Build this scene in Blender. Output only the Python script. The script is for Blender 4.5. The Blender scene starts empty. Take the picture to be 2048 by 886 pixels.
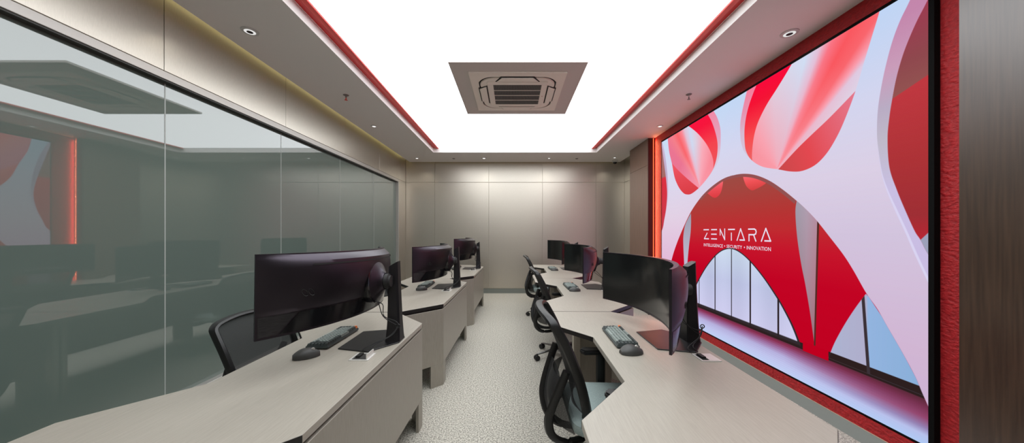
import bpy, bmesh, math, random
import numpy as np
from mathutils import Vector, Matrix
random.seed(7)
SC = bpy.context.scene
COL = SC.collection

# ------------------------------------------------------------------ camera
HC = 1.41                      # eye height
F = 640.0                      # focal length in pixels of the 2048 px frame
cd = bpy.data.cameras.new('camera'); cam = bpy.data.objects.new('camera', cd); COL.objects.link(cam)
cd.sensor_fit = 'HORIZONTAL'; cd.sensor_width = 36.0; cd.lens = F/2048*36
cd.shift_x = -1/2048; cd.shift_y = 21/2048; cd.clip_start = 0.02; cd.clip_end = 60
cam.location = (0, 0, HC); cam.rotation_euler = (math.pi/2, 0, 0)
SC.camera = cam
# ------------------------------------------------------------------ world, exposure
w = bpy.data.worlds.new('world'); SC.world = w; w.use_nodes = True
w.node_tree.nodes['Background'].inputs[0].default_value = (0.8, 0.85, 0.9, 1)
w.node_tree.nodes['Background'].inputs[1].default_value = 0.05
vs = SC.view_settings; vs.view_transform = 'Standard'; vs.look = 'None'; vs.gamma = 1; vs.use_curve_mapping = False
vs.exposure = 0.0
PANEL = 3.7                    # radiance of the luminous ceiling
SCREEN = 0.95                  # radiance of white on the video wall

# ------------------------------------------------------------------ room numbers
CZ = 3.01                      # soffit underside
YB = 7.39; XL = -2.46; XRB = 2.58; XR = 2.425; YF = -2.6
LX0, LX1, LY0, LY1, LZ = -1.49, 1.60, -.4, 6.44, 3.10

# ------------------------------------------------------------------ materials
def srgb(r, g, b):
    f = lambda c: (c/255/12.92 if c/255 <= .04045 else ((c/255+.055)/1.055)**2.4)
    return (f(r), f(g), f(b), 1)
def mat(name, col, rough=.5, metal=0, ior=1.5, **kw):
    m = bpy.data.materials.new(name); m.use_nodes = True
    b = m.node_tree.nodes['Principled BSDF']
    b.inputs['Base Color'].default_value = (*col[:3], 1); b.inputs['Roughness'].default_value = rough
    b.inputs['Metallic'].default_value = metal; b.inputs['IOR'].default_value = ior
    for k, v in kw.items(): b.inputs[k.replace('_', ' ')].default_value = v
    return m
def N(m, t, **kw):
    n = m.node_tree.nodes.new(t)
    for k, v in kw.items(): setattr(n, k, v)
    return n
def L(m, a, b): m.node_tree.links.new(a, b)
def noisy(m, scale, stretch, c0, c1, bump=0, lo=.35, hi=.65, detail=4, dist=.002):
    """procedural colour (and relief) from stretched noise"""
    b = m.node_tree.nodes['Principled BSDF']
    tc = N(m, 'ShaderNodeTexCoord'); mp = N(m, 'ShaderNodeMapping'); mp.inputs['Scale'].default_value = stretch
    nz = N(m, 'ShaderNodeTexNoise'); nz.inputs['Scale'].default_value = scale; nz.inputs['Detail'].default_value = detail
    cr = N(m, 'ShaderNodeValToRGB'); cr.color_ramp.elements[0].position = lo; cr.color_ramp.elements[1].position = hi
    cr.color_ramp.elements[0].color = (*c0[:3], 1); cr.color_ramp.elements[1].color = (*c1[:3], 1)
    L(m, tc.outputs['Object'], mp.inputs[0]); L(m, mp.outputs[0], nz.inputs[0]); L(m, nz.outputs[0], cr.inputs[0])
    L(m, cr.outputs[0], b.inputs['Base Color'])
    if bump:
        bp = N(m, 'ShaderNodeBump'); bp.inputs['Strength'].default_value = bump; bp.inputs['Distance'].default_value = dist
        L(m, nz.outputs[0], bp.inputs['Height']); L(m, bp.outputs[0], b.inputs['Normal'])
    return m
def emit(name, col, s):
    m = bpy.data.materials.new(name); m.use_nodes = True; nt = m.node_tree; nt.nodes.clear()
    e = nt.nodes.new('ShaderNodeEmission'); o = nt.nodes.new('ShaderNodeOutputMaterial')
    e.inputs[0].default_value = (*col[:3], 1); e.inputs[1].default_value = s; nt.links.new(e.outputs[0], o.inputs[0]); return m

M = {}
M['carpet'] = noisy(mat('carpet', (.4,.4,.35), .95), 100, (1,1,1), (.20,.187,.16), (.64,.61,.53), .5, .36, .62, 4, .004)
M['metal_panel'] = noisy(mat('champagne laminate', (.5,.45,.4), .36, .92), 60, (14,14,.6), (.56,.52,.455), (.62,.575,.505), 0)
M['desk'] = noisy(mat('taupe laminate', (.5,.45,.4), .38), 14, (22,1,22), (.325,.298,.25), (.38,.348,.297), .08, .3, .7, 5, .0006)
M['desk_panel'] = noisy(mat('taupe panel laminate', (.5,.45,.4), .38, .25), 14, (22,22,1), (.31,.285,.24), (.355,.325,.28), 0)
M['black_edge'] = mat('black edge band', (.012,.011,.011), .35)
M['glass'] = mat('grey green back painted glass', (.122,.160,.141), .015, 0, 2.1)
M['silicone'] = mat('pale joint', (.35,.38,.36), .4)
M['frame'] = mat('satin aluminium frame', (.50,.48,.45), .45, .6)
M['gasket'] = mat('dark gasket', (.03,.03,.025), .5)
M['paint'] = mat('white ceiling paint', (.80,.77,.745), .8)
M['wall'] = mat('wall paint', (.7,.66,.58), .8)
M['cove_red'] = mat('red cove lacquer', (.85,.07,.055), .4)
M['cove_red_dark'] = mat('dark red cove lacquer', (.70,.03,.03), .4)
M['red_wall'] = noisy(mat('red textured plaster', (.5,.01,.015), .6), 38, (1,1,1.6), (.33,.004,.008), (.50,.010,.014), 1.0, .3, .7, 8, .012)
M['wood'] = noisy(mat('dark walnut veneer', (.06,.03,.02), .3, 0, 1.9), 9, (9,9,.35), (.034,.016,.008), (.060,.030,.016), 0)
M['wood2'] = noisy(mat('walnut veneer lit', (.06,.03,.02), .33), 9, (9,9,.35), (.17,.10,.07), (.22,.13,.095), 0)  # paler copy of the walnut, with the light on the far pillar in its colour
M['baseboard'] = mat('grey green baseboard', (.17,.185,.165), .5)
M['trim_line'] = mat('pale trim edge', (.5,.42,.32), .5)
M['bplastic'] = mat('black plastic', (.006,.006,.006), .42)
M['monitor_back'] = mat('dark satin monitor shell', (.060,.052,.063), .38, 1)
M['monitor_gloss'] = mat('glossy black inset', (.006,.006,.007), .12)
M['monitor_lower'] = noisy(mat('brushed dark band', (.03,.03,.03), .25, .3), 30, (1,1,26), (.018,.017,.018), (.04,.038,.04), 0)
M['screen_off'] = mat('dark screen', (.008,.009,.009), .16)
M['stand'] = mat('black satin stand', (.012,.011,.013), .38, .3)
M['rubber'] = mat('black rubber', (.01,.01,.01), .6)
M['chrome'] = mat('dark chrome', (.32,.32,.33), .2, 1)
M['key_grey'] = mat('grey keycap', (.27,.31,.29), .5)
M['key_dark'] = mat('dark keycap', (.055,.068,.066), .5)
M['key_orange'] = mat('orange keycap', (.9,.22,.05), .5)
M['mouse'] = mat('graphite mouse', (.045,.045,.042), .5)
M['white_plastic'] = mat('white plastic', (.6,.6,.58), .4)
M['steel'] = mat('brushed steel', (.70,.69,.66), .4, .4)
M['seat'] = noisy(mat('grey green seat fabric', (.3,.35,.34), .9), 300, (1,1,1), (.23,.29,.28), (.32,.385,.37), .3)
M['ac'] = mat('cream ac plastic', (.86,.78,.70), .45)
M['ac_plate'] = mat('taupe surround', (.60,.54,.51), .6)
M['dark'] = mat('dark void', (.03,.028,.026), .8)
M['ac_slat'] = mat('dark grille slat', (.22,.20,.19), .6)
M['light'] = emit('luminous ceiling', (.945,.975,1.0), PANEL)
M['led'] = emit('warm orange led', (1,.10,.035), 2.6)
M['cove_led'] = emit('olive cove led', (1,.86,.35), 0.9)
M['lamp'] = emit('downlight lens', (1,.97,.92), 2.2)
M['lamp_soft'] = emit('lit downlight reflector', (1,.98,.96), .8)
M['lettering'] = emit('white lettering', srgb(236,228,246), SCREEN)
# mesh fabric of the chair backs: a woven net one can half see through
m = mat('black net fabric', (.014,.014,.014), .8); nt = m.node_tree; b = nt.nodes['Principled BSDF']
b.inputs['Alpha'].default_value = .86; M['net'] = m
# ------------------------------------------------------------------ mesh helpers
class MB:
    def __init__(s): s.bm = bmesh.new()
    def box(s, x0, x1, y0, y1, z0, z1):
        v = [s.bm.verts.new((x, y, z)) for x in (x0, x1) for y in (y0, y1) for z in (z0, z1)]
        for f in ((0,1,3,2),(4,6,7,5),(0,4,5,1),(2,3,7,6),(0,2,6,4),(1,5,7,3)): s.bm.faces.new([v[i] for i in f])
        return s
    def prism(s, poly, z0, z1):
        a = [s.bm.verts.new((x, y, z0)) for x, y in poly]; c = [s.bm.verts.new((x, y, z1)) for x, y in poly]
        s.bm.faces.new(a[::-1]); s.bm.faces.new(c); n = len(poly)
        for i in range(n): s.bm.faces.new([a[i], a[(i+1) % n], c[(i+1) % n], c[i]])
        return s
    def quad(s, *p): s.bm.faces.new([s.bm.verts.new(q) for q in p]); return s
    def grid(s, rows, wrap_u=False, wrap_v=False):
        V = [[s.bm.verts.new(p) for p in r] for r in rows]; nr, nc = len(V), len(V[0])
        for i in range(nr - (0 if wrap_u else 1)):
            for j in range(nc - (0 if wrap_v else 1)):
                s.bm.faces.new([V[i][j], V[(i+1) % nr][j], V[(i+1) % nr][(j+1) % nc], V[i][(j+1) % nc]])
        return V
    def sweep(s, pts, rx, ry=None, n=10, closed=False, up=(0,0,1)):
        """tube along pts; rx sideways radius, ry radius along 'up' (lists allowed)"""
        pts = [Vector(p) for p in pts]; m_ = len(pts); rows = []
        if ry is None: ry = rx
        for i, p in enumerate(pts):
            a = pts[(i-1) % m_] if (closed or i) else pts[0]; c = pts[(i+1) % m_] if (closed or i < m_-1) else pts[-1]
            t = (c-a).normalized(); u = Vector(up)
            if abs(t.dot(u)) > .95: u = Vector((0,1,0)) if abs(t.y) < .9 else Vector((1,0,0))
            sd = t.cross(u).normalized(); uu = sd.cross(t).normalized()
            r1 = rx[i] if isinstance(rx, (list, tuple)) else rx; r2 = ry[i] if isinstance(ry, (list, tuple)) else ry
            rows.append([p + sd*math.cos(2*math.pi*k/n)*r1 + uu*math.sin(2*math.pi*k/n)*r2 for k in range(n)])
        V = s.grid(rows, wrap_u=closed, wrap_v=True)
        if not closed: s.bm.faces.new(V[0][::-1]); s.bm.faces.new(V[-1])
        return s
    def lathe(s, prof, c=(0,0,0), axis='z', n=20):
        rows = []
        for r, h in prof:
            row = []
            for k in range(n):
                a = 2*math.pi*k/n; x, y = r*math.cos(a), r*math.sin(a)
                p = (x, y, h) if axis == 'z' else ((h, x, y) if axis == 'x' else (x, h, y))
                row.append((p[0]+c[0], p[1]+c[1], p[2]+c[2]))
            rows.append(row)
        V = s.grid(rows, wrap_v=True)
        s.bm.faces.new(V[0][::-1]); s.bm.faces.new(V[-1]); return s
    def bevel(s, off, seg=2, ang=30):
        bmesh.ops.recalc_face_normals(s.bm, faces=s.bm.faces)
        ed = [e for e in s.bm.edges if len(e.link_faces) == 2 and e.calc_face_angle(0) > math.radians(ang)]
        bmesh.ops.bevel(s.bm, geom=ed, offset=off, segments=seg, affect='EDGES', clamp_overlap=True); return s
    def build(s, name, m, parent=None, smooth=False, label=None, kind=None):
        bmesh.ops.recalc_face_normals(s.bm, faces=s.bm.faces)
        me = bpy.data.meshes.new(name); s.bm.to_mesh(me); s.bm.free()
        if smooth:
            for p in me.polygons: p.use_smooth = True
            try: me.set_sharp_from_angle(angle=math.radians(35))
            except Exception: pass
        me.materials.append(m if not isinstance(m, str) else M[m])
        o = bpy.data.objects.new(name, me); COL.objects.link(o)
        if parent is not None: o.parent = parent
        if label: o['label'] = label
        if kind: o['kind'] = kind
        return o
def thing(name, label, cat, loc=(0,0,0), rz=0, group=None, kind=None):
    o = bpy.data.objects.new(name, None); COL.objects.link(o); o.empty_display_size = .05
    o.location = loc; o.rotation_euler = (0, 0, rz); tag(o, label, cat, group, kind); return o
def tag(o, label, cat=None, group=None, kind=None):
    o['label'] = label
    if cat: o['category'] = cat
    if group: o['group'] = group
    if kind: o['kind'] = kind
    return o
def spline(p, n=6, closed=False):
    out = []; m_ = len(p)
    P = lambda i: Vector(p[i % m_]) if closed else Vector(p[max(0, min(m_-1, i))])
    for i in range(m_ if closed else m_-1):
        a, b, c, d = P(i-1), P(i), P(i+1), P(i+2)
        for k in range(n):
            t = k/n; out.append(.5*((2*b)+(c-a)*t+(2*a-5*b+4*c-d)*t*t+(3*b-a-3*c+d)*t**3))
    if not closed: out.append(P(m_-1))
    return out

# ------------------------------------------------------------------ floor and walls
o = MB().box(-2.75, 2.75, YF, YB+.1, -.05, 0).build('floor', 'carpet'); tag(o, 'speckled pale grey carpet floor', 'floor', kind='structure')
G = .004
# wall behind the desks' far end
wb = MB().box(-2.6, 2.75, YB, YB+.12, 0, 3.3).build('wall_back', 'wall'); tag(wb, 'far end wall clad in champagne metal-look panels', 'wall', kind='structure')
xs = [XL, -1.79, -.545, .69, 1.925, XRB]
for i in range(5):
    for z0, z1 in ((.11, 2.553), (2.557, 3.27)):
        MB().box(xs[i]+G/2+(.004 if i == 0 else 0), xs[i+1]-G/2, YB-.014, YB, z0, z1-G).bevel(.001, 1).build('wall_panel', 'metal_panel', wb)
# left wall above the glass, and the return beyond it
wl = MB().box(XL-.14, XL-.014, YF, YB, 2.545, 3.3).box(XL-.14, XL-.014, 6.93, YB, 0, 2.545).build('wall_left', 'wall'); tag(wl, 'left wall of champagne panels above the glass', 'wall', kind='structure')
ys = [-2.6, -1.4, -.18, 1.04, 2.26, 3.475, 4.70, 5.92, 6.935, YB-.015]
for i in range(9):
    MB().box(XL-.014, XL, ys[i]+G/2, ys[i+1]-G/2, 2.552, 3.27).bevel(.001, 1).build('wall_panel', 'metal_panel', wl)
MB().box(XL-.014, XL, 6.937, YB-.017, .11, 2.548).bevel(.001, 1).build('wall_panel', 'metal_panel', wl)
# right wall behind the far pillar
wr = MB().box(XR, XR+.3, 1.657, 5.45, 0, 3.02).build('wall_right', 'red_wall'); tag(wr, 'red rough plaster wall around the big video screen', 'wall', kind='structure')
wr2 = MB().box(XRB+.014, XRB+.17, 6.30, YB, 0, 3.3).build('wall_right_return', 'wall'); tag(wr2, 'narrow wall return between walnut pillar and far wall', 'wall', kind='structure')
for a, c in ((6.30, 6.62), (6.62, YB-.016)):
    for z0, z1 in ((.11, 2.553), (2.557, 3.27)):
        MB().box(XRB, XRB+.014, a+G/2, c-G/2, z0, z1-G).bevel(.001, 1).build('wall_panel', 'metal_panel', wr2)
# pillars
pf = MB().box(2.325, 2.75, 5.462, 6.30, 0, CZ).build('wall_pillar', 'gasket'); tag(pf, 'walnut clad pillar at the far side of the red wall', 'pillar', kind='structure')
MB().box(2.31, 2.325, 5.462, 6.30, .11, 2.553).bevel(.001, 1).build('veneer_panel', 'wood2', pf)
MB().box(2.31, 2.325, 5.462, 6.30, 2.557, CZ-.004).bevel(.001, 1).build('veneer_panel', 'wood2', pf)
MB().box(2.31, 2.386, 5.447, 5.462, 0, CZ-.004).build('edge_panel', mat('dark reddish veneer', (.045,.014,.014), .4), pf)
pn = MB().box(2.325, 2.75, YF, 1.657, 0, CZ).build('wall_pillar', 'gasket'); tag(pn, 'dark walnut wall panel at the right edge nearest the viewer', 'pillar', kind='structure')
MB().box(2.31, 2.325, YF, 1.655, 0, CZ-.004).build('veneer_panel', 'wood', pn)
o = MB().box(-2.6, 2.75, YF-.1, YF, 0, 3.3).build('wall_front', 'wall'); tag(o, 'plain wall closing the room behind the viewer', 'wall', kind='structure')
# baseboards
for nm, bx, lab in (('baseboard_back', (XL, XRB, YB-.022, YB-.014, 0, .105), 'grey green baseboard under the far wall'),
                    ('baseboard_left', (XL, XL+.006, 6.94, YB-.024, 0, .105), 'grey green baseboard at the left corner'),):
    o = MB().box(*bx).build(nm, 'baseboard'); tag(o, lab, kind='structure', cat='baseboard')
q = MB(); q.grid([[(2.33, y, 0), (2.386, y, .066), (XR, y, .066), (XR, y, 0)] for y in (1.66, 5.445)], wrap_v=True)
br = q.build('baseboard_right', 'baseboard'); tag(br, 'grey green ledge baseboard under the red wall', kind='structure', cat='baseboard')
MB().box(2.384, 2.39, 1.66, 5.445, .066, .071).build('trim_edge', 'trim_line', br)
for a, c in ((1.66, 2.931), (2.935, 4.20), (4.204, 5.445)): MB().box(2.388, XR, a, c, .071, .158).build('plinth_panel', 'red_wall', br)

# ------------------------------------------------------------------ glass partition
XG = -2.512
gl = MB().box(XL-.135, XL-.10, YF, 6.93, 0, 2.545).build('window_1', 'gasket'); tag(gl, 'long grey green glass partition along the left wall', 'glass wall', kind='structure')
gy = [YF, -1.15, .0, 1.155, 2.313, 3.472, 4.66, 5.80, 6.89]
for i in range(8):
    MB().box(XG-.017, XG, gy[i]+.004, gy[i+1]-.004, .19, 2.482).build('glass_pane', 'glass', gl)
    if i: MB().box(XG-.018, XG+.001, gy[i]-.004, gy[i]+.004, .19, 2.482).build('joint', 'silicone', gl)
MB().box(XG-.02, XL-.004, YF, 6.79, 2.482, 2.492).build('gasket', 'gasket', gl)
MB().box(XG-.03, XL+.004, YF, 6.93, 2.492, 2.546).bevel(.002, 1).build('top_rail', 'frame', gl)
MB().box(XG-.03, XL+.004, 6.89, 6.93, 0.0, 2.492).bevel(.002, 1).build('end_post', 'frame', gl)
MB().box(XG-.03, XL+.004, YF, 6.89, .165, .19).bevel(.002, 1).build('bottom_rail', 'frame', gl)
MB().box(XG-.03, XL, YF, 6.89, 0, .165).build('base', 'baseboard', gl)

# ------------------------------------------------------------------ ceiling
c = MB()
c.box(-2.347, LX0-.10, YF, 7.31, CZ, CZ+.085)                  # left soffit
c.box(LX1+.09, 2.456, YF, 7.31, CZ, CZ+.085)                   # right soffit
c.box(LX0-.10, LX1+.09, LY1, 7.31, CZ, CZ+.085)                # far soffit
c.box(LX0-.10, LX1+.09, YF, LY0, CZ, CZ+.085)
c.box(-2.6, 2.75, YF, YB+.1, 3.27, 3.33)                       # slab above
ce = c.build('ceiling', 'paint'); tag(ce, 'white ceiling soffit around the luminous panel', 'ceiling', kind='structure')
o = MB().box(LX0, LX1, LY0, LY1-.001, LZ, LZ+.03).build('light_ceiling', 'light'); tag(o, 'large white luminous stretch ceiling filling the recess', 'ceiling light')
for nm, x0, x1, xm, lab in (('trim_1', LX0-.099, LX0+.004, LX0-.045, 'red lacquered strip along the left edge of the luminous ceiling'),
                        ('trim_2', LX1+.089, LX1-.004, LX1+.042, 'red lacquered strip along the right edge of the luminous ceiling')):
    t = MB().box(min(x0, x1), max(x0, x1), LY0, LY1-.002, LZ-.003, LZ+.05).build(nm, 'cove_red_dark'); tag(t, lab, 'trim', kind='structure')
    a, b_ = (xm, x1) if x1 > x0 else (x1, xm)
    MB().prism([(a, LY0), (b_, LY0), (b_, LY1-.003), (a, LY1-.003)], LZ-.016, LZ-.003).bevel(.003, 2).build('bright_strip', 'cove_red', t)
# thin cove lights on top of the soffit edge, seen only as a glow on the wall
o = MB().box(-2.40, -2.375, YF, 7.25, CZ+.10, CZ+.115).build('cove_light', 'cove_led'); tag(o, 'warm cove strip light hidden above the left soffit edge', 'strip light')
o = MB().box(-2.35, 2.4, 7.325, 7.345, CZ+.10, CZ+.112).build('cove_light', 'cove_led'); tag(o, 'warm cove strip light hidden above the far soffit edge', 'strip light')
o = MB().box(-.02, .0, 6.72, 7.22, CZ-.0015, CZ+.001).build('trim_3', 'paint'); tag(o, 'access joint in the far soffit', 'trim', kind='structure')

# ------------------------------------------------------------------ air conditioner cassette
ac = thing('air_conditioner', 'square cream ceiling cassette air conditioner in a taupe surround', 'air conditioner', (.055, 3.835, LZ))
MB().box(-.69, .69, -.69, .69, -.022, -.001).build('surround_plate', 'ac_plate', ac)
# panel: frame with central grille opening
def ring(mb, outer, inner, z0, z1):
    for (a, b_) in ((outer, inner),):
        mb.box(-a, a, -a, -b_, z0, z1); mb.box(-a, a, b_, a, z0, z1); mb.box(-a, -b_, -b_, b_, z0, z1); mb.box(b_, a, -b_, b_, z0, z1)
p = MB(); ring(p, .515, .43, -.04, -.022); p.build('panel_rim', 'ac', ac)
# rounded-square groove and inner body
def rsq(h, r, n=8):
    pts = []
    for cx, cy, a0 in ((h-r, h-r, 0), (-h+r, h-r, 90), (-h+r, -h+r, 180), (h-r, -h+r, 270)):
        for k in range(n+1):
            a = math.radians(a0+90*k/n); pts.append((cx+r*math.cos(a), cy+r*math.sin(a)))
    return pts
MB().box(-.45, .45, -.45, .45, -.026, -.022).build('panel_back', 'ac', ac)
MB().prism(rsq(.44, .19), -.030, -.026).build('groove', 'dark', ac)
q = MB(); oo = rsq(.505, .04); ii = rsq(.437, .19)
rows = [[(x, y, -.041) for x, y in oo], [(x, y, -.041) for x, y in ii], [(x, y, -.027) for x, y in ii]]
q.grid(rows, wrap_v=True); q.build('panel_face', 'ac', ac)
q = MB(); i1 = rsq(.415, .17); i2 = [(x*.60/.8, y) for x, y in i1]
q.prism(i1, -.046, -.030); q.bevel(.006, 2, 60); q.build('inner_body', 'ac', ac, True)
q = MB(); ring(q, .335, .27, -.054, -.046); q.bevel(.003, 1); q.build('grille_frame', 'ac', ac)
gr = MB().box(-.27, .27, -.27, .27, -.049, -.0465).build('grille', 'dark', ac)
q = MB()
for k in range(54): q.box(-.265+.01*k, -.2612+.01*k, -.27, .27, -.053, -.049)
q.build('fine_slats', 'ac_slat', gr, kind='stuff')
for k in (-1, 0, 1): MB().box(-.27, .27, .135*k-.005, .135*k+.005, -.056, -.05).build('crossbar', 'ac', gr)
for k in range(4):       # four outlet flaps
    f = MB().prism([(-.235, .345), (.235, .345), (.17, .435), (-.17, .435)], -.056, -.044).bevel(.006, 2)
    bmesh.ops.rotate(f.bm, verts=f.bm.verts, cent=(0,0,0), matrix=Matrix.Rotation(k*math.pi/2, 3, 'Z'))
    f.build('outlet_flap', 'ac', ac, True)
    s_ = MB().prism([(-.245, .338), (.245, .338), (.18, .442), (-.18, .442)], -.0475, -.042)
    bmesh.ops.rotate(s_.bm, verts=s_.bm.verts, cent=(0,0,0), matrix=Matrix.Rotation(k*math.pi/2, 3, 'Z'))
    s_.build('outlet_slot', 'dark', ac)
MB().lathe([(.008, -.0565), (.008, -.054)], (.30, .02, 0)).build('indicator', mat('rose indicator', (.6,.25,.25), .4), ac)

# ------------------------------------------------------------------ ceiling fittings
def downlight(x, y, r, lab, grp, lit=True):
    t = thing('downlight', lab, 'downlight', (x, y, CZ), 0, grp)
    MB().lathe([(r*.62, -.003), (r*.70, -.008), (r*1.0, -.006), (r*1.03, 0)], n=24).build('ring', 'white_plastic', t, True)
    MB().lathe([(r*.66, -.0085), (r*.60, -.0082)], n=20).build('reflector', 'lamp_soft', t)
    MB().lathe([(r*.38, -.010), (r*.30, -.009)], n=16).build('lens', 'lamp' if lit else 'bplastic', t)
downlight(-2.09, 2.547, .058, 'recessed downlight in the left soffit nearest the viewer', 'downlights in the soffit', False)
downlight(-2.09, 4.83, .045, 'recessed downlight in the left soffit halfway down the room', 'downlights in the soffit')
downlight(2.227, 2.573, .060, 'recessed downlight in the right soffit above the video wall', 'downlights in the soffit', False)
downlight(2.226, 4.83, .045, 'recessed downlight in the right soffit by the walnut pillar', 'downlights in the soffit')
downlight(-2.065, 6.92, .045, 'small downlight in the far soffit at the left corner', 'downlights in the soffit')
downlight(-.616, 6.92, .055, 'downlight in the far soffit left of the soffit joint', 'downlights in the soffit')
downlight(.79, 6.92, .040, 'downlight in the far soffit right of the soffit joint', 'downlights in the soffit')
downlight(2.19, 6.86, .040, 'small downlight in the far soffit beside the dome camera', 'downlights in the soffit')
def sprinkler(x, y, lab, red):
    t = thing('sprinkler', lab, 'sprinkler', (x, y, CZ), 0, 'fire sprinklers in the soffit')
    MB().lathe([(.032, 0), (.032, -.004), (.022, -.010), (.010, -.012)], n=18).build('escutcheon', 'ac_slat', t, True)
    if y > 6: return
    MB().lathe([(.009, -.010), (.009, -.03), (.003, -.032)], n=10).build('body', 'steel' if not red else 'ac_slat', t, True)
    b_ = MB().lathe([(.004, -.03), (.007, -.038), (.007, -.05), (.004, -.056)], n=10).build('bulb', mat('red cap', (.75,.08,.04), .4) if red else M['ac_slat'], t, True)
    MB().lathe([(.004, -.056), (.018, -.058), (.018, -.060), (.003, -.061)], n=14).build('deflector', 'cove_red' if red else 'ac_slat', t)
def wash(x, e, y=6.92):
    l = bpy.data.lights.new('downlight_beam', 'SPOT'); l.energy = e; l.color = (1,.93,.80); l.spot_size = math.radians(140); l.spot_blend = 1; l.shadow_soft_size = .03
    o = bpy.data.objects.new('downlight_beam', l); COL.objects.link(o); o.location = (x, y, CZ-.02)
for x in (-2.065, -.616, .79, 2.19): wash(x, 14)
for x, y in ((-2.09, 4.83), (2.226, 4.83), (-2.09, 2.547), (2.227, 2.573)): wash(x, 5, y)
sprinkler(-1.944, 3.737, 'sprinkler with a red cap in the left soffit', True)
sprinkler(2.05, 3.72, 'dark sprinkler head in the right soffit over the video wall', False)
sprinkler(-1.28, 6.97, 'sprinkler in the far soffit left of the middle downlight', False)
sprinkler(1.40, 6.97, 'sprinkler in the far soffit nearer the dome camera', False)
dc = thing('dome_camera', 'small white dome security camera at the far right of the soffit', 'camera', (2.28, 7.12, CZ))
MB().lathe([(.062, 0), (.062, -.03), (.055, -.045), (.04, -.048)], n=24).build('housing', 'white_plastic', dc, True)
MB().lathe([(.042, -.046), (.038, -.07), (.024, -.085), (.004, -.091)], n=20).build('dome', 'monitor_gloss', dc, True)

# ------------------------------------------------------------------ video wall artwork (a picture drawn by this script)
SW, SH = 3.296, 2.678; SX = 2.395; SY = 5.135; SZ = .172     # width, height, plane, far end, lower edge
A = {
'arch':[(74,100),(74,226),(100,314),(142,399),(198,487),(255,564),(316,621),(363,652),(415,676),(459,689),(500,692),(549,688),(600,672),(651,642),(697,603),(738,562),(765,532),(794,495),(825,448),(855,401),(876,361),(900,309),(921,273),(937,238),(961,187),(980,143),(990,112),(1001,80)],
'w1':[(236,60),(244,114),(256,145),(273,178),(311,240),(357,304),(408,358),(452,388),(496,397),(536,385),(580,355),(632,304),(677,248),(702,212),(731,161),(752,106),(754,60)],
'f1':[(740,562),(736,525),(741,447),(752,366),(764,300),(777,215),(788,125)],
'f1r':[(790,125),(793,250),(795,370),(797,500)],
'w2':[(822,106),(836,155),(858,214),(880,265),(900,306)],
'f2':[(255,557),(229,525),(208,490),(197,440),(197,387),(203,303),(206,240)],
'f2r':[(226,240),(229,306),(240,390),(252,459),(256,513)],
'lob1':[(342,660),(372,635),(400,616),(423,616),(445,639),(452,690),(415,700)],
'lob2':[(553,690),(559,647),(579,622),(600,619),(646,642),(616,690)],
'o1':[(56,1040),(61,994),(74,920),(100,844),(124,763),(159,704),(198,666),(229,654),(260,654),(307,672),(351,699),(392,734),(415,775),(424,818),(422,862),(408,913),(388,963),(368,1000),(345,1050)],
'o1lip':[(352,699),(420,760),(438,815),(441,871),(438,913),(423,960),(400,1004),(375,1050)],
'o1red':[(225,1010),(240,998),(298,943),(351,879),(384,824),(400,777),(398,735),(392,728)],
'o1tri':[(103,844),(153,797),(229,734),(309,673)],
'o2':[(612,1050),(605,1004),(594,982),(576,945),(563,905),(556,861),(556,815),(562,773),(584,733),(626,697),(683,673),(722,657),(755,651),(789,660),(816,684),(838,719),(857,762),(880,830),(896,892),(911,949),(924,999),(934,1050)],
'o2lip':[(582,1040),(566,1000),(552,955),(543,920),(537,885),(537,845),(542,808),(556,770),(584,733)],
'o2red':[(760,1050),(725,1000),(680,949),(643,910),(613,866),(598,828),(590,787),(587,745),(590,718)],
'o2tri':[(880,830),(825,785),(779,752),(738,721),(683,673)],
'o3':[(1030,1040),(998,962),(984,931),(972,899),(962,866),(953,825),(946,778),(941,735),(938,685),(941,616),(953,560),(967,508),(980,464),(988,445),(1000,411),(1030,350)],
'lip3':[(1004,1060),(973,984),(958,950),(946,912),(936,866),(928,818),(922,767),(920,721),(921,680),(927,610),(936,563),(949,516),(965,464),(980,412),(997,358),(1010,320)],
'o4':[(-30,1040),(0,975),(21,880),(42,780),(52,715),(54,675),(50,630),(40,580),(26,535),(10,485),(-30,430)],
'lip4':[(-30,1060),(2,1008),(35,908),(55,808),(62,740),(64,690),(60,640),(50,590)],
}
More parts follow.
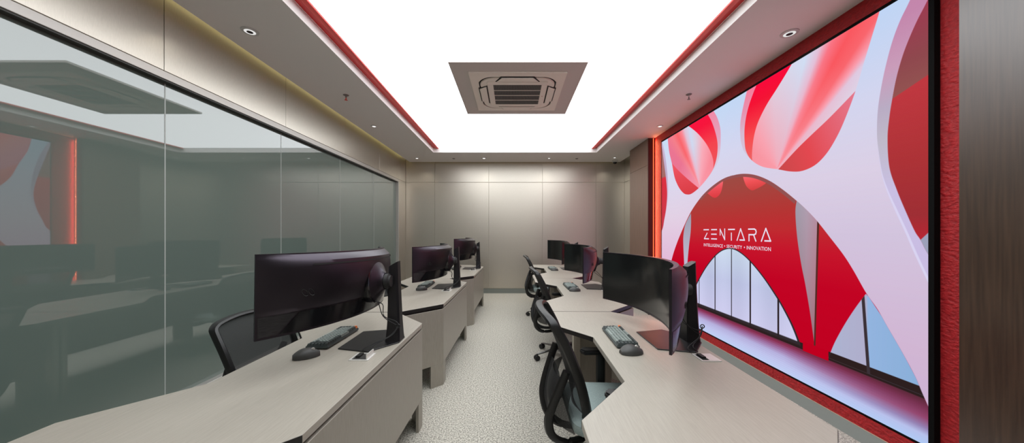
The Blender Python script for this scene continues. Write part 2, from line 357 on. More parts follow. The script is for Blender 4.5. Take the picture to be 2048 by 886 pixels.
def draw_art(W_=1500, H_=1220):
    SS = 3; img = np.zeros((H_, W_, 3))
    X, Y = np.meshgrid((np.arange(W_)+.5)/W_*1000, (np.arange(H_)+.5)/H_*1000)
    def sm(p, closed=False): return [(q.x, q.y) for q in spline([(a, b_, 0) for a, b_ in p], 8, closed)]
    def cover(poly):
        P = np.array(poly, float); x = P[:, 0]/1000*W_; y = P[:, 1]/1000*H_*SS
        x2, y2 = np.roll(x, -1), np.roll(y, -1); cov = np.zeros((H_, W_+2))
        j0, j1 = max(0, int(y.min())-1), min(H_*SS-1, int(y.max())+1)
        for j in range(j0, j1+1):
            yy = j+.5; mk = (y <= yy) != (y2 <= yy)
            if not mk.any(): continue
            xc = np.sort(np.clip(x[mk]+(yy-y[mk])*(x2[mk]-x[mk])/(y2[mk]-y[mk]), 0, W_))
            r = j//SS
            for a, b_ in zip(xc[0::2], xc[1::2]):
                ia, ib = int(a), int(b_)
                if ia == ib: cov[r, ia] += b_-a
                else:
                    cov[r, ia] += ia+1-a; cov[r, ia+1:ib] += 1; cov[r, ib] += b_-ib
        return np.clip(cov[:, :W_]/SS, 0, 1)[..., None]
    def stops(v, st):
        ks = [s[0] for s in st]; return np.stack([np.interp(v, ks, [s[1][i] for s in st]) for i in range(3)], -1)
    def put(cv, colr): nonlocal img; img = img*(1-cv)+np.broadcast_to(np.asarray(colr, float), img.shape)*cv
    mix = lambda a, b_, t: a*(1-t[..., None])+b_*t[..., None]
    # white web
    web = stops(Y, [(0,(205,180,218)),(200,(214,186,216)),(450,(215,200,226)),(620,(224,212,234)),(800,(216,218,244)),(1000,(196,218,250))])
    webl = stops(Y, [(0,(225,190,220)),(300,(232,190,222)),(550,(232,214,234)),(800,(222,222,246)),(1000,(205,226,252))])
    web = mix(webl, web, np.clip((X-150)/500, 0, 1)); put(np.ones((H_, W_, 1)), web)
    # wood floor
    fl = stops(Y, [(0,(196,212,250)),(28,(196,200,242)),(52,(186,180,226)),(74,(160,110,160)),(92,(140,50,84)),(106,(90,44,60))])
    ph = np.sin(X*.035+Y*.9)*.5+np.sin(X*.011+Y*1.7+2)*.5
    fl = fl+ph[..., None]*np.array([7, 6, 5])
    fr = stops(Y, [(0,(178,206,250)),(22,(186,196,240)),(38,(150,130,180)),(60,(150,70,110)),(84,(120,50,80)),(106,(80,40,50))])
    fl = mix(fl, fr, np.clip((X-700)/300, 0, 1)); fl_poly = [(-10,-20),(1010,-20),(1010,106),(-10,106)]
    arch = sm(A['arch'])+[(1010,-20),(74,-20)]; archc = cover(arch)
    red = stops(Y, [(0,(196,0,32)),(300,(198,4,36)),(400,(202,22,44)),(470,(196,44,50)),(540,(184,56,54)),(620,(170,70,64)),(690,(160,78,70))])
    put(archc, red)
    # hollow petals under the top of the arch
    put(cover(sm(A['lob1'], True))*archc, stops(Y, [(612,(225,60,66)),(650,(240,80,88)),(690,(255,120,130))]))
    put(cover(sm(A['lob2'], True))*archc, stops(Y, [(616,(215,66,66)),(650,(245,84,88)),(690,(255,120,130))]))
    # rim of the arch
    rim = cover(sm([(a+9, b_-9) if a < 450 else (a-4, b_-11) for a, b_ in A['arch'][6:16]])+sm(A['arch'][6:16])[::-1]); put(rim, (150,84,84))
    # left grey fin
    put(cover(sm(A['f2'])+sm(A['f2r']))*archc, stops(Y, [(240,(206,196,220)),(560,(160,160,176))]))
    # right grey fin and its brown shadow line
    g = stops(X, [(740,(150,152,166)),(768,(176,156,176)),(796,(190,130,150))]); g = mix(g, stops(Y, [(100,(110,90,84)),(300,(170,120,130)),(560,(185,170,186))]), np.full(X.shape, .45))
    put(cover(sm(A['f1'])+sm(A['f1r']))*archc, g)
    put(cover([(786,110),(790,110),(800,500),(795,505),(792,370)])*archc, (84,44,38))
    # windows
    put(cover(fl_poly)*archc, fl)
    put(cover([(60,100),(1010,100),(1010,122),(900,126),(822,124),(754,120),(60,118)])*archc*(1-cover([(758,80),(820,80),(822,108),(757,112)])), (46,32,32))
    w1 = sm(A['w1']); w1c = cover([(a, b_) for a, b_ in w1]); up = np.clip((Y-106)/6, 0, 1)[..., None]
    put(w1c*up, (52,44,48))
    w1i = cover([(496+(a-496)*.975, 110+(b_-110)*.985) for a, b_ in w1])*np.clip((Y-118)/3, 0, 1)[..., None]
    gl_ = stops(Y, [(118,(208,206,240)),(260,(194,200,232)),(400,(206,222,240))]); gl_ = gl_+ (np.sin(X*.045)*5)[..., None]
    put(w1i, gl_)
    for xm, ww in ((312,4),(410,5),(496,4),(580,6),(683,6)):
        put(cover([(xm-ww/2,100),(xm+ww/2,100),(xm+ww/2,420),(xm-ww/2,420)])*w1c*up, (46,36,40))
    put(cover([(757,97),(822,97),(822,126),(757,126)])*archc, (196,0,32))
    w2 = sm(A['w2'])+[(905,300),(940,237),(990,120),(1000,106)]; w2c = cover(w2)*archc
    put(w2c, stops(X, [(820,(176,184,214)),(900,(180,178,208)),(904,(150,184,228)),(1000,(140,178,220))]))
    put(cover([(822,104),(1010,104),(1010,124),(822,124)])*w2c, (46,32,32))
    put(cover([(891,305),(897,305),(908,106),(902,106)])*w2c, (60,50,56))
    # upper left opening
    def fan(c, pts, near, rn):
        ax, ay = c; ang = np.arctan2((Y-ay)*SH, (X-ax)*SW); rr = np.hypot((X-ax)*SW, (Y-ay)*SH)/1000
        st = sorted((math.atan2((b_-ay)*SH, (a-ax)*SW), colr) for a, b_, colr in pts)
        return mix(stops(ang, st), np.broadcast_to(np.array(near, float), X.shape+(3,)), np.clip(1-rr/rn, 0, 1)*.8)
    o1 = cover(sm(A['o1']))
    lip = cover(sm(A['o1lip'])+sm(A['o1'][10:])[::-1]); put(lip*(1-o1), stops(Y, [(780,(222,206,226)),(870,(230,170,196)),(1000,(246,140,170))]))
    put(o1, fan((316,677), [(60,960,(240,120,150)),(120,970,(250,130,142)),(165,960,(255,104,110)),(200,950,(255,140,152)),(222,945,(232,196,216)),(255,934,(212,222,246)),(288,894,(224,214,232)),(335,850,(255,176,190)),(395,800,(255,130,144))], (255,168,184), .60))
    put(cover(sm(A['o1red'])+[(430,700),(440,860),(380,1050),(225,1050)])*o1, stops(Y, [(720,(240,92,98)),(860,(250,70,80)),(960,(252,24,62)),(1000,(255,20,64))]))
    put(cover(sm(A['o1tri'])+[(300,620),(150,640),(90,760)])*o1, stops(Y, [(650,(222,62,70)),(840,(246,90,104))]))
    # large upper opening
    o2 = cover(sm(A['o2']))
    lip = cover(sm(A['o2lip'])+sm(A['o2'][:9])[::-1]); put(lip*(1-o2), stops(Y, [(740,(214,206,228)),(850,(220,190,212)),(920,(236,150,180)),(1000,(250,130,160))]))
    put(o2, fan((679,677), [(590,760,(255,140,150)),(626,790,(255,168,182)),(674,796,(226,214,232)),(765,997,(214,226,248)),(792,975,(232,196,220)),(815,965,(255,120,136)),(844,951,(255,90,98)),(850,900,(255,104,112)),(845,860,(255,160,176)),(866,861,(228,206,230)),(880,832,(226,218,238))], (255,164,178), .85))
    put(cover(sm(A['o2red'])+[(540,700),(540,860),(600,1050)])*o2, stops(Y, [(700,(240,110,110)),(820,(252,78,80)),(940,(250,20,54)),(1000,(255,10,60))]))
    put(cover(sm(A['o2tri'])+[(700,630),(800,630),(900,800)])*o2, stops(X+.3*(Y-650), [(690,(206,74,76)),(790,(232,74,82)),(920,(234,120,140))]))
    # right hand opening
    l3 = cover(sm(A['lip3'])+[(1040,320),(1040,1060)])
    put(l3, stops(Y, [(350,(206,192,232)),(560,(206,196,232)),(680,(196,190,206)),(760,(190,176,200)),(850,(206,160,190)),(960,(200,138,176))]))
    line = [(a+min(4, k*1.3), b_) for k, (a, b_) in enumerate(A['lip3'][8:])]; put(cover(sm(A['lip3'][8:])+sm(line)[::-1]), (222,216,246))
    o3 = cover(sm(A['o3']))
    put(o3, stops(Y, [(430,(196,36,52)),(500,(162,48,54)),(620,(176,52,56)),(790,(196,58,66))]))
    put(o3*cover([(930,770),(946,776),(1010,806),(1010,1050),(930,1050)]), stops(Y, [(770,(150,88,84)),(850,(146,74,80)),(1000,(166,56,84))]))
    put(o3*cover([(980,440),(988,445),(1005,470),(1010,350),(1000,350)]), (160,164,190))
    # left hand opening
    l4 = cover(sm(A['lip4'])+[(30,540),(-30,500)]); put(l4, stops(Y, [(600,(226,206,230)),(800,(196,176,206)),(1000,(210,190,220))]))
    o4 = cover(sm(A['o4'])); put(o4, stops(Y, [(500,(206,60,76)),(780,(225,50,66)),(790,(170,110,104)),(1000,(170,120,130))]))
    px = np.ones((H_, W_, 4), np.float32); px[..., :3] = np.clip(img/255, 0, 1)
    im = bpy.data.images.new('video_wall_art', W_, H_); im.pixels.foreach_set(px.ravel()); im.update(); im.pack(); return im
vw = thing('video_wall', 'huge led video wall showing red and white curved arches and lettering', 'video wall', (SX, SY-SW/2, SZ))
me = bpy.data.meshes.new('screen')
me.from_pydata([(0, SW/2, 0), (0, -SW/2, 0), (0, -SW/2, SH), (0, SW/2, SH), (.012, SW/2, 0), (.012, -SW/2, 0), (.012, -SW/2, SH), (.012, SW/2, SH)], [], [(0,3,2,1),(4,5,6,7)])
uv = me.uv_layers.new(name='uv')
for i, c_ in enumerate([(0,0),(0,1),(1,1),(1,0),(0,0),(1,0),(1,1),(0,1)]): uv.data[i].uv = c_
sm_ = emit('video wall picture', (1,1,1), SCREEN); e = [n for n in sm_.node_tree.nodes if n.type == 'EMISSION'][0]
ti = N(sm_, 'ShaderNodeTexImage'); ti.image = draw_art(); L(sm_, ti.outputs[0], e.inputs[0]); me.materials.append(sm_)
scr = bpy.data.objects.new('screen', me); COL.objects.link(scr); scr.parent = vw
b_ = MB(); t_ = .020; tn = .026
b_.box(-.006, .029, -SW/2-tn, -SW/2, -t_*.5, SH+t_); b_.box(-.006, .029, SW/2, SW/2+.006, -t_*.5, SH+t_)
b_.box(-.006, .029, -SW/2, SW/2, SH, SH+t_); b_.box(-.006, .029, -SW/2, SW/2, -t_*.5, 0); b_.build('bezel', mat('matt black bezel', (.003,.003,.003), .8, 0, 1.2), vw)
# lettering strokes, in millimetres from the far lower corner (z above the floor)
strokes = {'Z':[[(1132,1438),(1231,1438)],[(1200,1396),(1143,1327),(1231,1327)]],
 'E':[[(1285,1438),(1384,1438)],[(1285,1384),(1378,1384)],[(1285,1328),(1384,1328)]],
 'N':[[(1447,1376),(1447,1442),(1526,1324),(1526,1444)]],
 'T':[[(1588,1438),(1686,1438)],[(1636,1398),(1636,1321)]],
 'A':[[(1725,1322),(1778,1443),(1833,1326),(1767,1326)]],
 'R':[[(1890,1439),(1968,1439),(1986,1430),(1992,1412),(1986,1392),(1966,1383),(1897,1383),(1897,1321)],[(1958,1383),(1988,1321)]],
 'A2':[[(2058,1322),(2112,1443),(2168,1326),(2100,1326)]]}
for k, ss_ in strokes.items():
    q = MB()
    for pl in ss_:
        for (a, c_) in zip(pl[:-1], pl[1:]):
            a_, b2 = Vector(a)/1000, Vector(c_)/1000; d = (b2-a_).normalized(); n_ = Vector((-d.y, d.x))*.0068; a_ = a_-d*.0055; b2 = b2+d*.0055
            cs = [a_+n_, b2+n_, b2-n_, a_-n_]
            y_ = lambda p_: SW/2-p_.x; z_ = lambda p_: p_.y-SZ
            q.quad(*[(-.002, y_(p_), z_(p_)) for p_ in cs])
    q.build('letter', 'lettering', vw)
def word(txt, x0, x1, z0, z1):
    cu = bpy.data.curves.new('t', 'FONT'); cu.body = txt; cu.resolution_u = 2; cu.offset = .003
    ob = bpy.data.objects.new('t', cu); COL.objects.link(ob); bpy.context.view_layer.update()
    me = bpy.data.meshes.new_from_object(ob.evaluated_get(bpy.context.evaluated_depsgraph_get()))
    bpy.data.objects.remove(ob); v = np.array([p.co[:] for p in me.vertices]); lo, hi = v.min(0), v.max(0)
    for p in me.vertices:
        u = (p.co.x-lo[0])/(hi[0]-lo[0]); h = (p.co.y-lo[1])/(hi[1]-lo[1])
        p.co = (-.002, SW/2-(x0+u*(x1-x0))/1000, (z0+h*(z1-z0))/1000-SZ)
    me.materials.append(M['lettering']); o = bpy.data.objects.new('tagline', me); COL.objects.link(o); o.parent = vw
word('INTELLIGENCE', 1132, 1494, 1232, 1269); word('SECURITY', 1558, 1800, 1232, 1269); word('INNOVATION', 1865, 2171, 1232, 1269)
for xx in (1525, 1833):
    MB().quad(*[(-.002, SW/2-(xx+8*math.cos(a))/1000, (1252+8*math.sin(a))/1000-SZ) for a in [k*math.pi/3 for k in range(6)]]).build('dot', 'lettering', vw)
# warm strip in the corner between pillar and red wall
o = MB().box(2.392, 2.402, 5.436, 5.446, .11, CZ-.01).build('strip_light', 'led'); tag(o, 'vertical orange led strip between pillar and red wall', 'strip light')
l = bpy.data.lights.new('led_strip_beam', 'AREA'); l.shape = 'RECTANGLE'; l.size = .008; l.size_y = 2.8; l.energy = 7; l.color = (1,.30,.14)
o = bpy.data.objects.new('led_strip_beam', l); COL.objects.link(o); o.location = (2.397, 5.434, 1.56)
o.rotation_euler = Vector((.55, -.83, 0)).to_track_quat('-Z', 'Y').to_euler()

# ------------------------------------------------------------------ desks
def make_desk(W_, lab, grp, loc, rz):
    t = thing('desk', lab, 'desk', loc, rz, grp)
    out = [(-W_,-.948),(-.30,-.948),(0,-.64),(0,.64),(-.30,.948),(-W_,.948),(-W_,.60),(-W_+.25,.30),(-W_+.25,-.30),(-W_,-.60)]
    MB().prism(out, .715, .745).bevel(.0015, 1).build('desktop', 'desk', t)
    for i in range(10):
        a, c_ = Vector(out[i]), Vector(out[(i+1) % 10]); d = c_-a
        if min(abs(d.x), abs(d.y)) > .01 or abs(d.y) < .001:
            n_ = Vector((d.y, -d.x)).normalized()
            a2, c2 = a+n_*.0012, c_+n_*.0012
            MB().prism([(a.x,a.y),(a2.x,a2.y),(c2.x,c2.y),(c_.x,c_.y)], .714, .743).build('edge_band', 'black_edge', t)
    ins = [(-.32,-.93),(-.04,-.62),(-.04,.62),(-.32,.93)]
    q = MB()
    for s_ in (-1, 1):
        q.prism([(-.30, s_*.925),(-.035, s_*.635),(-.05, s_*.62),(-.315, s_*.91)][::s_], .685, .7145)
    q.box(-.05, -.02, -.63, .63, .685, .7145); q.build('shadow_gap', 'black_edge', t)
    MB().box(-.02, 0, -.64, .64, .20, .700).bevel(.0015, 1).build('front_panel', 'desk_panel', t)
    for s_ in (-1, 1):
        a, c_ = Vector((0, s_*.64)), Vector((-.30, s_*.945)); d = (c_-a).normalized(); n_ = Vector((-d.y, d.x))
        if n_.x > 0: n_ = -n_
        in_ = n_*.02
        q = MB().prism([tuple(a+d*.001), tuple(c_), tuple(c_+in_), tuple(a+in_+d*.001)], .20, .700); q.bevel(.0015, 1); q.build('corner_panel', 'desk_panel', t)
        l2 = a+d*.13
        q = MB().prism([(0, s_*.64), tuple(l2), tuple(l2+in_), (-.02, s_*.632-s_*.004), (-.02, s_*.555), (0, s_*.555)], 0, .20); q.build('leg', 'desk_panel', t)
        ys_ = s_*.928
        q = MB().box(-.60, -.31, ys_-.010, ys_+.010, 0, .714); q.build('end_panel', 'desk_panel', t)
        q = MB().box(-.616, -.600, ys_-.018, ys_+.018, 0, .714).box(-.600, -.565, ys_-.022, ys_+.022, 0, .714); q.build('leg', 'metal_panel', t)
    MB().box(-.30, -.28, -.60, .60, .45, .70).build('modesty_panel', 'desk_panel', t)
    return t
rows_r = [(1.105, 1.715), (1.14, 3.625), (1.17, 5.535)]
rows_l = [(-.673, 1.69), (-.622, 3.60), (-.572, 5.51)]
where = ['nearest the viewer', 'in the middle of the row', 'at the far end of the row']
for i in range(3):
    make_desk(.85, 'taupe angular desk of the right row, ' + where[i], 'desks of the right row', (*rows_r[i], 0), -math.radians(1.05))
    make_desk(.905, 'taupe angular desk of the left row, ' + where[i], 'desks of the left row', (*rows_l[i], 0), -math.radians(1.5))

# ------------------------------------------------------------------ monitors
TZ = .745
def make_monitor(lab, grp, base, arm, z0, yaw, roll, dy, clutter):
    """base = floor position of the middle of the base plate's front edge; arm = distance to the panel; z0 = panel bottom above desk"""
    t = thing('monitor', lab, 'monitor', (base[0], base[1], TZ), 0, grp)
    R_, TH, H_ = 1.0, .611, .363
    Mx = Matrix.Translation((arm, dy, z0+H_/2)) @ Matrix.Rotation(-yaw, 4, 'Z') @ Matrix.Rotation(roll, 4, 'X') @ Matrix.Translation((0, 0, -H_/2))
    def front(a, z, off=0): th = a*TH; r = R_+off; return Mx @ Vector((-R_+r*math.cos(th), r*math.sin(th), z))
    def thick(a, b_):
        e_ = 1-abs(a)**2.3
        zb = b_/.28
        base_ = .022+.020*min(1, zb)
        if b_ > .28: base_ += .040*math.sin(math.pi*min(1, (b_-.28)/.72*.86+.02))**.75
        return .011+(base_-.004)*e_ * (1 if b_ < .93 else max(.35, (1-b_)/.07))
    NA = 44; bs = [0, .06, .14, .22, .278, .285, .34, .42, .5, .58, .66, .74, .82, .9, .95, .985, 1]
    q = MB(); fr = [[front(-1+2*i/NA, b_*H_) for b_ in bs] for i in range(NA+1)]
    bk = [[front(-1+2*i/NA, b_*H_, thick(-1+2*i/NA, b_)) for b_ in bs] for i in range(NA+1)]
    rows = [f+g[::-1] for f, g in zip(fr, bk)]
    V = q.grid(rows, wrap_v=True); q.bm.faces.new(V[0]); q.bm.faces.new(V[-1][::-1])
    q.build('housing', 'monitor_back', t, True)
    q = MB(); q.grid([[front(-.985+1.97*i/NA, z, -.0012) for z in (.012, H_/2, H_-.008)] for i in range(NA+1)])
    q.build('screen', 'screen_off', t, True)
    q = MB()                       # darker lower panel between two slanted lines
    rr = []
    for i in range(31):
        u = -1+2*i/30
        rr.append([front(u*(.86-.12*v), (.03+.235*v)*H_, thick(u*(.86-.12*v), .03+.235*v)+.0012) for v in (0, .25, .5, .75, 1)])
    q.grid(rr); q.build('lower_inset', 'monitor_gloss', t, True)
    for s_ in (-1, 1):
        q = MB(); rr = []
        for i in range(6):
            v = i/5; rr.append([front(s_*(.875-.12*v+(.985-.875+.12*v)*k/4), (.03+.235*v)*H_, thick(s_*(.875-.12*v+(.985-.875+.12*v)*k/4), .03+.235*v)+.001) for k in range(5)])
        q.grid(rr)
        q.build('lower_band', 'monitor_lower', t, True)
    q = MB(); q.grid([[front(-.67+1.34*i/24, (.840+k*.022)*H_, thick(-.67+1.34*i/24, .85)+.0042) for k in (0, 1)] for i in range(25)]); q.build('vent_slot', 'rubber', t, True)
    q = MB()                       # faint round-cornered emblem, two slanted loops
    for s_ in (-1, 1):
        loop = []
        for k in range(14):
            an = 2*math.pi*k/14; yy = .0125*s_+.010*math.cos(an); zz = .016*math.sin(an)
            a_ = -.70+(yy-.35*zz)/.6; loop.append(front(a_, .5*H_+zz, thick(a_, .5)+.0012))
        q.sweep(loop, .0014, n=5, closed=True)
    q.build('emblem', 'rubber', t, True)
    cz = z0+.175; x1 = arm+.072
    def at(x, y=0, z=0): return (x, y+dy, cz+z)
    MB().lathe([(.127, x1-.03), (.127, x1+.006), (.118, x1+.010)], at(0), 'x', 32).build('hub_ring', 'monitor_gloss', t, True)
    MB().lathe([(.117, x1-.01), (.117, x1+.012), (.085, x1+.028), (.058, x1+.045), (.050, x1+.055), (.03, x1+.055)], at(0), 'x', 32).build('hub', 'monitor_back', t, True)
    pc = .272                      # column centre behind the base's front edge
    q = MB().lathe([(.044, x1+.050), (.044, x1+.075), (.034, x1+.080), (.034, max(x1+.09, pc-.025))], at(0), 'x', 24); q.build('neck', 'rubber', t, True)
    # column, tapering and slanted at the top
    rows = []
    for z, xa, xb, hy in ((.006, .225, .312, .052), (.03, .228, .310, .046), (.12, .232, .306, .037), (.30, .236, .298, .034), (.455, .240, .292, .033)):
        zt = lambda x: z + (.03*(x-.24)/.05 if z > .4 else 0)
        ring_ = [(xa+.006, -hy), (xb-.010, -hy), (xb, -hy+.010), (xb, hy-.010), (xb-.010, hy), (xa+.006, hy), (xa, hy-.006), (xa, -hy+.006)]
        rows.append([(x, y, zt(x)) for x, y in ring_])
    q = MB(); V = q.grid(rows, wrap_v=True); q.bm.faces.new(V[0][::-1]); q.bm.faces.new(V[-1]); q.build('stand_column', 'stand', t, True)
    MB().prism([(0,-.155),(.19,-.205),(.312,-.05),(.312,.05),(.19,.205),(0,.155)], .0, .007).bevel(.002, 1).build('base_plate', 'stand', t)
    # cables: monitor back to column clip to desk socket
    y_ = clutter
    for k, (za, sp) in enumerate(((-.125, .09), (-.10, -.02))):
        pts = [at(x1-.012, -.03+sp*.5, za), at(x1+.03, -.035+sp*.6, za-.02), (pc-.05, -.055-.01*k, cz-.21), (pc+.02, -.058, cz-.24-.02*k), (pc+.035, -.062, .105)]
        if k == 0: pts += [(pc-.005, -.10, .055), (pc-.10, -.16, .020), (.16, -.200, .012), (.175, y_, .012)]
        else: pts += [(pc+.01, -.09, .06), (pc-.07, -.15, .022), (.20, -.200, .010), (.19, y_, .010)]
        MB().sweep(spline(pts, 6), .0026, n=6).build('cable', 'rubber', t, True)
    MB().sweep([(pc+.036+.012*math.cos(a), -.062, .105+.011*math.sin(a)) for a in [k*math.pi/5 for k in range(10)]], .003, n=5, closed=True).build('cable_tie', 'rubber', t, True)
    return t
mr = [((.818, 1.960), .047, .145, 2.2, 0, -.04), ((.862, 3.87), .03, .142, 0, 0, -.05), ((.885, 5.77), .03, .145, -5, 0, -.07)]
ml = [((-.990, 1.967), .107, .198, 1.8, 1.0, -.06), ((-.945, 3.90), .12, .150, 1.2, 0, -.09), ((-.895, 5.86), .13, .19, 1, 0, -.08)]
mrl = ['black curved ultrawide monitor on the nearest right desk, dark screen side showing', 'curved ultrawide monitor on the middle right desk, behind the nearest screen', 'curved ultrawide monitor on the farthest right desk, by the far wall']
mll = ['large curved ultrawide monitor seen from behind on the nearest left desk', 'curved ultrawide monitor seen from behind on the middle left desk', 'small-looking curved monitor seen from behind on the farthest left desk']
for i in range(3):
    b0, arm, z0, yw, rl, dy = mr[i]; make_monitor(mrl[i], 'curved monitors of the right row', b0, arm, z0, math.radians(yw), math.radians(-rl), dy, -.212)
    b0, arm, z0, yw, rl, dy = ml[i]; make_monitor(mll[i], 'curved monitors of the left row', b0, arm, z0, math.radians(yw), math.radians(-rl), dy, -.212)

# ------------------------------------------------------------------ desk sockets
def make_socket(lab, grp, x, y, rz, lid):
    t = thing('desk_socket', lab, 'socket', (x, y, TZ), rz, grp)
    q = MB(); 
    for bx in ((-.042,-.034,-.042,.042),(.034,.042,-.042,.042),(-.034,.034,-.042,-.034),(-.034,.034,.034,.042)): q.box(*bx, 0, .005)
    q.build('frame', 'steel', t)
    t.scale = (1.2, 1.2, 1.0)
    MB().box(-.034, .034, -.034, .034, 0, .002).build('well', 'dark', t)
    if lid == 'up': MB().box(.030, .034, -.034, .034, .004, .030).build('lid', 'steel', t)
    else: MB().box(-.006, .034, -.034, .034, .003, .006).build('lid', 'steel', t)
    MB().box(-.026, -.008, -.012, .030, .002, .012).build('plug', 'rubber', t)
make_socket('steel flush socket with half closed lid on the nearest right desk', 'desk sockets', 1.022, 1.688, 0, 'half')
make_socket('small socket on the middle right desk beside the monitor base', 'desk sockets', 1.06, 3.60, 0, 'half')
make_socket('small socket on the farthest right desk', 'desk sockets', 1.09, 5.50, 0, 'half')
make_socket('steel flush socket with raised lid on the nearest left desk', 'desk sockets', -.795, 1.698, 0, 'up')
make_socket('socket with raised lid on the middle left desk', 'desk sockets', -.745, 3.63, 0, 'up')
make_socket('socket with raised lid on the farthest left desk', 'desk sockets', -.69, 5.58, 0, 'up')

# ------------------------------------------------------------------ keyboards and mice
def make_keyboard():
    t = thing('keyboard', '', 'keyboard', (0,0,0))
    MB().box(-.064, .064, -.178, .178, .004, .020).bevel(.004, 2).build('case', 'key_dark', t)
    MB().box(-.05, -.04, -.15, .15, 0, .005).box(.04, .05, -.15, .15, 0, .009).build('feet', 'rubber', t)
    cols, rws = 16, 6; cw, rh = .0218, .0195
    ga, gd = MB(), MB()
    def key(mb, x, y, w_): 
        z0, z1 = .019, .030+.0035*(x+.06)/.12*1.5
        mb.prism([(x-.0085,y-w_/2),(x+.0085,y-w_/2),(x+.0085,y+w_/2),(x-.0085,y+w_/2)], z0, z0+.003)
        a = [mb.bm.verts.new(p) for p in ((x-.0085,y-w_/2,z0+.003),(x+.0085,y-w_/2,z0+.003),(x+.0085,y+w_/2,z0+.003),(x-.0085,y+w_/2,z0+.003))]
        c_ = [mb.bm.verts.new(p) for p in ((x-.0058,y-w_/2+.0028,z1),(x+.0068,y-w_/2+.0028,z1),(x+.0068,y+w_/2-.0028,z1),(x-.0058,y+w_/2-.0028,z1))]
        mb.bm.faces.new(c_)
        for k in range(4): mb.bm.faces.new([a[k], a[(k+1)%4], c_[(k+1)%4], c_[k]])
    for r in range(rws):
        x = .049-r*rh
        for k in range(cols):
            y = .164-k*cw
            if r == 0 and k == 0: continue
            if r == 5 and 4 <= k <= 8:
                if k == 6: key(gd if False else ga, x, y, cw*4.7)
                continue
            key(gd if (r == 0 and not 5 <= k <= 8) or k >= 14 or (r == 5 and k < 3) or (k == 0 and r > 1) or (r == 4 and k == 13) else ga, x, y, .0188)
    ga.build('grey_keycaps', 'key_grey', t, kind='stuff'); gd.build('dark_keycaps', 'key_dark', t, kind='stuff')
    e_ = MB(); key(e_, .049, .164, .0188); e_.build('escape_keycap', 'key_orange', t, label='orange escape key')
    return t
def make_mouse():
    t = thing('mouse', '', 'mouse', (0,0,0))
    rows = []
    for i in range(15):
        u = i/14; x = -.062+.124*u; ww = .042*math.sin(math.pi*min(.985, max(.02, u*.93+.035)))**.42; h = (.012+.036*math.sin(math.pi*(u*.86+.06))**.9*(1-.28*u))
        row = []
        for k in range(16):
            a = 2*math.pi*k/16; yy = ww*math.cos(a); zz = max(0, math.sin(a))**.8*h if math.sin(a) > 0 else 0
            yy += .006*(1 if math.cos(a) > 0 else 0)*math.sin(math.pi*u)
            row.append((x, yy, zz+(.0015 if math.sin(a) < -.01 else .002)+ .10*yy*(zz/h if h else 0)*1.0))
        rows.append(row)
    q = MB(); V = q.grid(rows, wrap_v=True); q.bm.faces.new(V[0][::-1]); q.bm.faces.new(V[-1]); q.build('shell', 'mouse', t, True)
    MB().lathe([(.004,-.004),(.0095,-.0032),(.0095,.0032),(.004,.004)], (.030,-.002,.036), 'y', 16).build('scroll_wheel', 'steel', t, True)
    MB().sweep([(-.03,.040,.018),(.01,.043,.016),(.04,.036,.013)], .004, n=6).build('thumb_buttons', 'bplastic', t, True)
    return t
def copy_tree(o, parent=None):
    c_ = o.copy(); COL.objects.link(c_)
    if parent is not None: c_.parent = parent
    for ch in list(o.children): copy_tree(ch, c_)
    return c_
kb0, ms0 = make_keyboard(), make_mouse()
rb = ['nearest', 'middle', 'farthest']
kpos = [((.665, 1.995), -2), ((.70, 3.86), 1), ((.72, 5.75), 2)]; mpos = [((.650, 1.752), 8), ((.70, 3.60), 3), ((.725, 5.51), 0)]
kposl = [((-1.105, 1.985), -1), ((-1.07, 3.98), 0), ((-1.03, 5.88), 0)]; mposl = [((-1.095, 1.700), 35), ((-1.04, 3.66), 20), ((-1.0, 5.62), 10)]
used = False
for side, kp, mp in (('right', kpos, mpos), ('left', kposl, mposl)):
    for i in range(3):
        k_ = kb0 if not used else copy_tree(kb0); m_ = ms0 if not used else copy_tree(ms0); used = True
        k_.location = (*kp[i][0], TZ); k_.rotation_euler = (0, 0, math.radians(kp[i][1]))
        m_.location = (*mp[i][0], TZ); m_.rotation_euler = (0, 0, math.radians(mp[i][1]))
        k_['label'] = 'compact grey keyboard with orange corner key on the %s %s desk' % (rb[i], side); k_['group'] = 'keyboards on the desks'
        m_['label'] = 'dark graphite mouse beside the keyboard on the %s %s desk' % (rb[i], side); m_['group'] = 'mice on the desks'

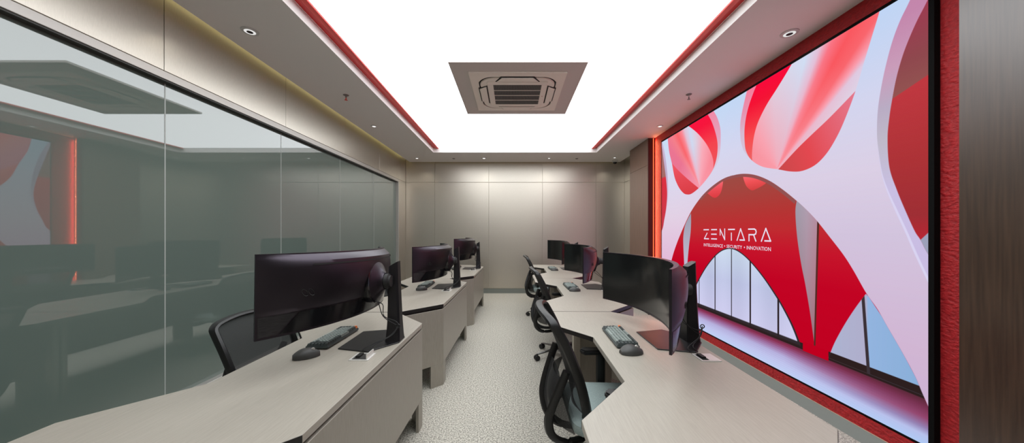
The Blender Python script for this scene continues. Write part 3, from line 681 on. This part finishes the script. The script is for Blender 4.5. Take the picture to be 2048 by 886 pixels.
# ------------------------------------------------------------------ chairs
def make_chair():
    t = thing('office_chair', '', 'chair')
    prof = [(-.352,1.0),(-.325,.95),(-.285,.87),(-.25,.78),(-.215,.68),(-.185,.57),(-.165,.47)]
    pv = spline([(x, 0, z) for x, z in prof], 3)
    n_ = len(pv)
    def hw(u): return .205+.035*math.sin(math.pi*min(1, u*.8+.15)) - .045*max(0, u-.7)/.3
    def P(u, v):        # u down, v -1..1
        i = min(n_-2, int(u*(n_-1))); f = u*(n_-1)-i; p_ = pv[i].lerp(pv[i+1], f)
        return Vector((p_.x+.040*v*v, hw(u)*v, p_.z-.02*v*v*(1 if u < .5 else 0)*(1-2*u)))
    q = MB(); q.grid([[P(.02+.96*i/18, -1+2*j/12) for j in range(13)] for i in range(19)]); q.build('back_mesh', 'net', t, True)
    loop = [P(0, v) for v in (-.8,-.5,-.2,.1,.4,.7)]+[P(.02, .92)]+[P(u, 1) for u in (.08,.2,.35,.5,.65,.8,.92)]+[P(.99, .9)]+[P(1, v) for v in (.6,.2,-.2,-.6)]+[P(.99,-.9)]+[P(u, -1) for u in (.92,.8,.65,.5,.35,.2,.08)]+[P(.02,-.92)]
    MB().sweep(spline(loop, 3, True), .016, .024, 8, True, up=(1,0,0)).build('back_frame', 'bplastic', t, True)
    for s_ in (-1, 1):
        sp = MB()
        pts = spline([(-.235, s_*.200, .73), (-.268, s_*.190, .64), (-.305, s_*.165, .53), (-.318, s_*.14, .45), (-.295, s_*.11, .36), (-.22, s_*.08, .31), (-.10, s_*.05, .315), (0, s_*.03, .36)], 4)
        sp.sweep(pts, [.016]*len(pts), [.024-.008*abs(k/len(pts)-.4) for k in range(len(pts))], 8, up=(1,0,0))
        sp.build('back_support', 'bplastic', t, True)
    q = MB(); pr = spline([(-.262, .188, .66), (-.300, .168, .55), (-.318, .14, .45), (-.298, .11, .37)], 4)
    q.grid([[(p_.x+.012*(1-(j/5-1)**2), p_.y*(j/5-1), p_.z) for j in range(11)] for p_ in pr]); q.build('support_net', 'net', t, True)
    q = MB(); rows = []
    for i in range(9):
        u = i/8; z = .66-.25*u; xx = -.275-.035*math.sin(math.pi*u)
        rows.append([(xx+.085*abs(v)**2.5, v*.185, z) for v in [-1+.2*j for j in range(11)]])
    q.grid(rows); q.build('lumbar_pad', 'net', t, True)
    # seat cushion
    rows = []
    for (sc_, z) in ((.86,.415),(.98,.425),(1.0,.445),(.985,.47),(.93,.482),(.6,.488),(.2,.488)):
        rows.append([(x*sc_+.03, y*sc_, z-(.018*max(0, x/.23)**3)) for x, y in rsq(.238, .08, 6)])
    q = MB(); V = q.grid(rows, wrap_v=True); q.bm.faces.new(V[0]); q.bm.faces.new(V[-1]); q.build('seat', 'seat', t, True)
    MB().prism([(-.12,-.10),(.12,-.10),(.14,.10),(-.12,.10)], .355, .416).bevel(.01, 2).build('mechanism', 'bplastic', t)
    for s_ in (-1, 1):
        MB().sweep(spline([(.05, s_*.12, .385), (.05, s_*.24, .385), (.06, s_*.275, .44), (.06, s_*.275, .64)], 4), .030, .016, 8, up=(0,1,0)).build('arm_post', 'bplastic', t, True)
        MB().prism([(-.05, s_*.275-.038),(.16, s_*.275-.032),(.18, s_*.275-.018),(.18, s_*.275+.018),(.16, s_*.275+.032),(-.05, s_*.275+.038),(-.075, s_*.275)], .638, .668).bevel(.008, 2).build('armrest', 'bplastic', t, True)
    MB().lathe([(.026,.09),(.026,.22),(.016,.225),(.016,.36)], n=14).build('gas_lift', 'stand', t, True)
    MB().sweep([(-.02,.10,.385),(-.16,.27,.39),(-.24,.38,.40)], .007, n=6).build('lever', 'bplastic', t, True)
    MB().lathe([(.045,.065),(.05,.075),(.045,.115),(.03,.125)], n=16).build('base_hub', 'chrome', t, True)
    for k in range(5):
        a = math.radians(200+72*k); d = Vector((math.cos(a), math.sin(a), 0))
        q = MB().sweep([d*.03+Vector((0,0,.098)), d*.15+Vector((0,0,.090)), d*.31+Vector((0,0,.068))], [.026,.020,.013], [.015,.012,.008], 8); lg = q.build('base_leg', 'chrome', t, True)
        c_ = d*.315; sd = Vector((-d.y, d.x, 0)); q = MB()
        for s_ in (-1, 1):
            q.sweep([c_+sd*(.006*s_)+Vector((0,0,.03)), c_+sd*(.024*s_)+Vector((0,0,.03))], .029, n=14)
        q.sweep([c_+Vector((0,0,.045)), c_+Vector((0,0,.068))], .010, n=8); q.build('caster', 'rubber', lg, True)
    return t
ch0 = make_chair()
cp = [(.50, 1.76, 0, 1.0, 'mesh office chair at the nearest right desk, cut by the lower frame edge', 'chairs of the right row'),
      (.56, 3.63, 2, 1.0, 'mesh office chair at the middle right desk, standing in the aisle', 'chairs of the right row'),
      (.555, 5.50, 0, 1.0, 'mesh office chair at the farthest right desk', 'chairs of the right row'),
      (-1.335, 1.975, -3, .90, 'mesh office chair behind the nearest left monitor, before the glass wall', 'chairs of the left row'),
      (-1.42, 3.93, 3, .90, 'mesh office chair behind the middle left desk, mostly hidden by its monitor', 'chairs of the left row'),
      (-1.36, 5.80, 0, .90, 'mesh office chair behind the farthest left desk, hidden by monitors', 'chairs of the left row')]
for i, (x, y, a, sz, lab, grp) in enumerate(cp):
    c_ = ch0 if i == 0 else copy_tree(ch0)
    c_.location = (x, y, 0); c_.rotation_euler = (0, 0, math.radians(a)); c_.scale = (1, 1, sz); c_['label'] = lab; c_['group'] = grp
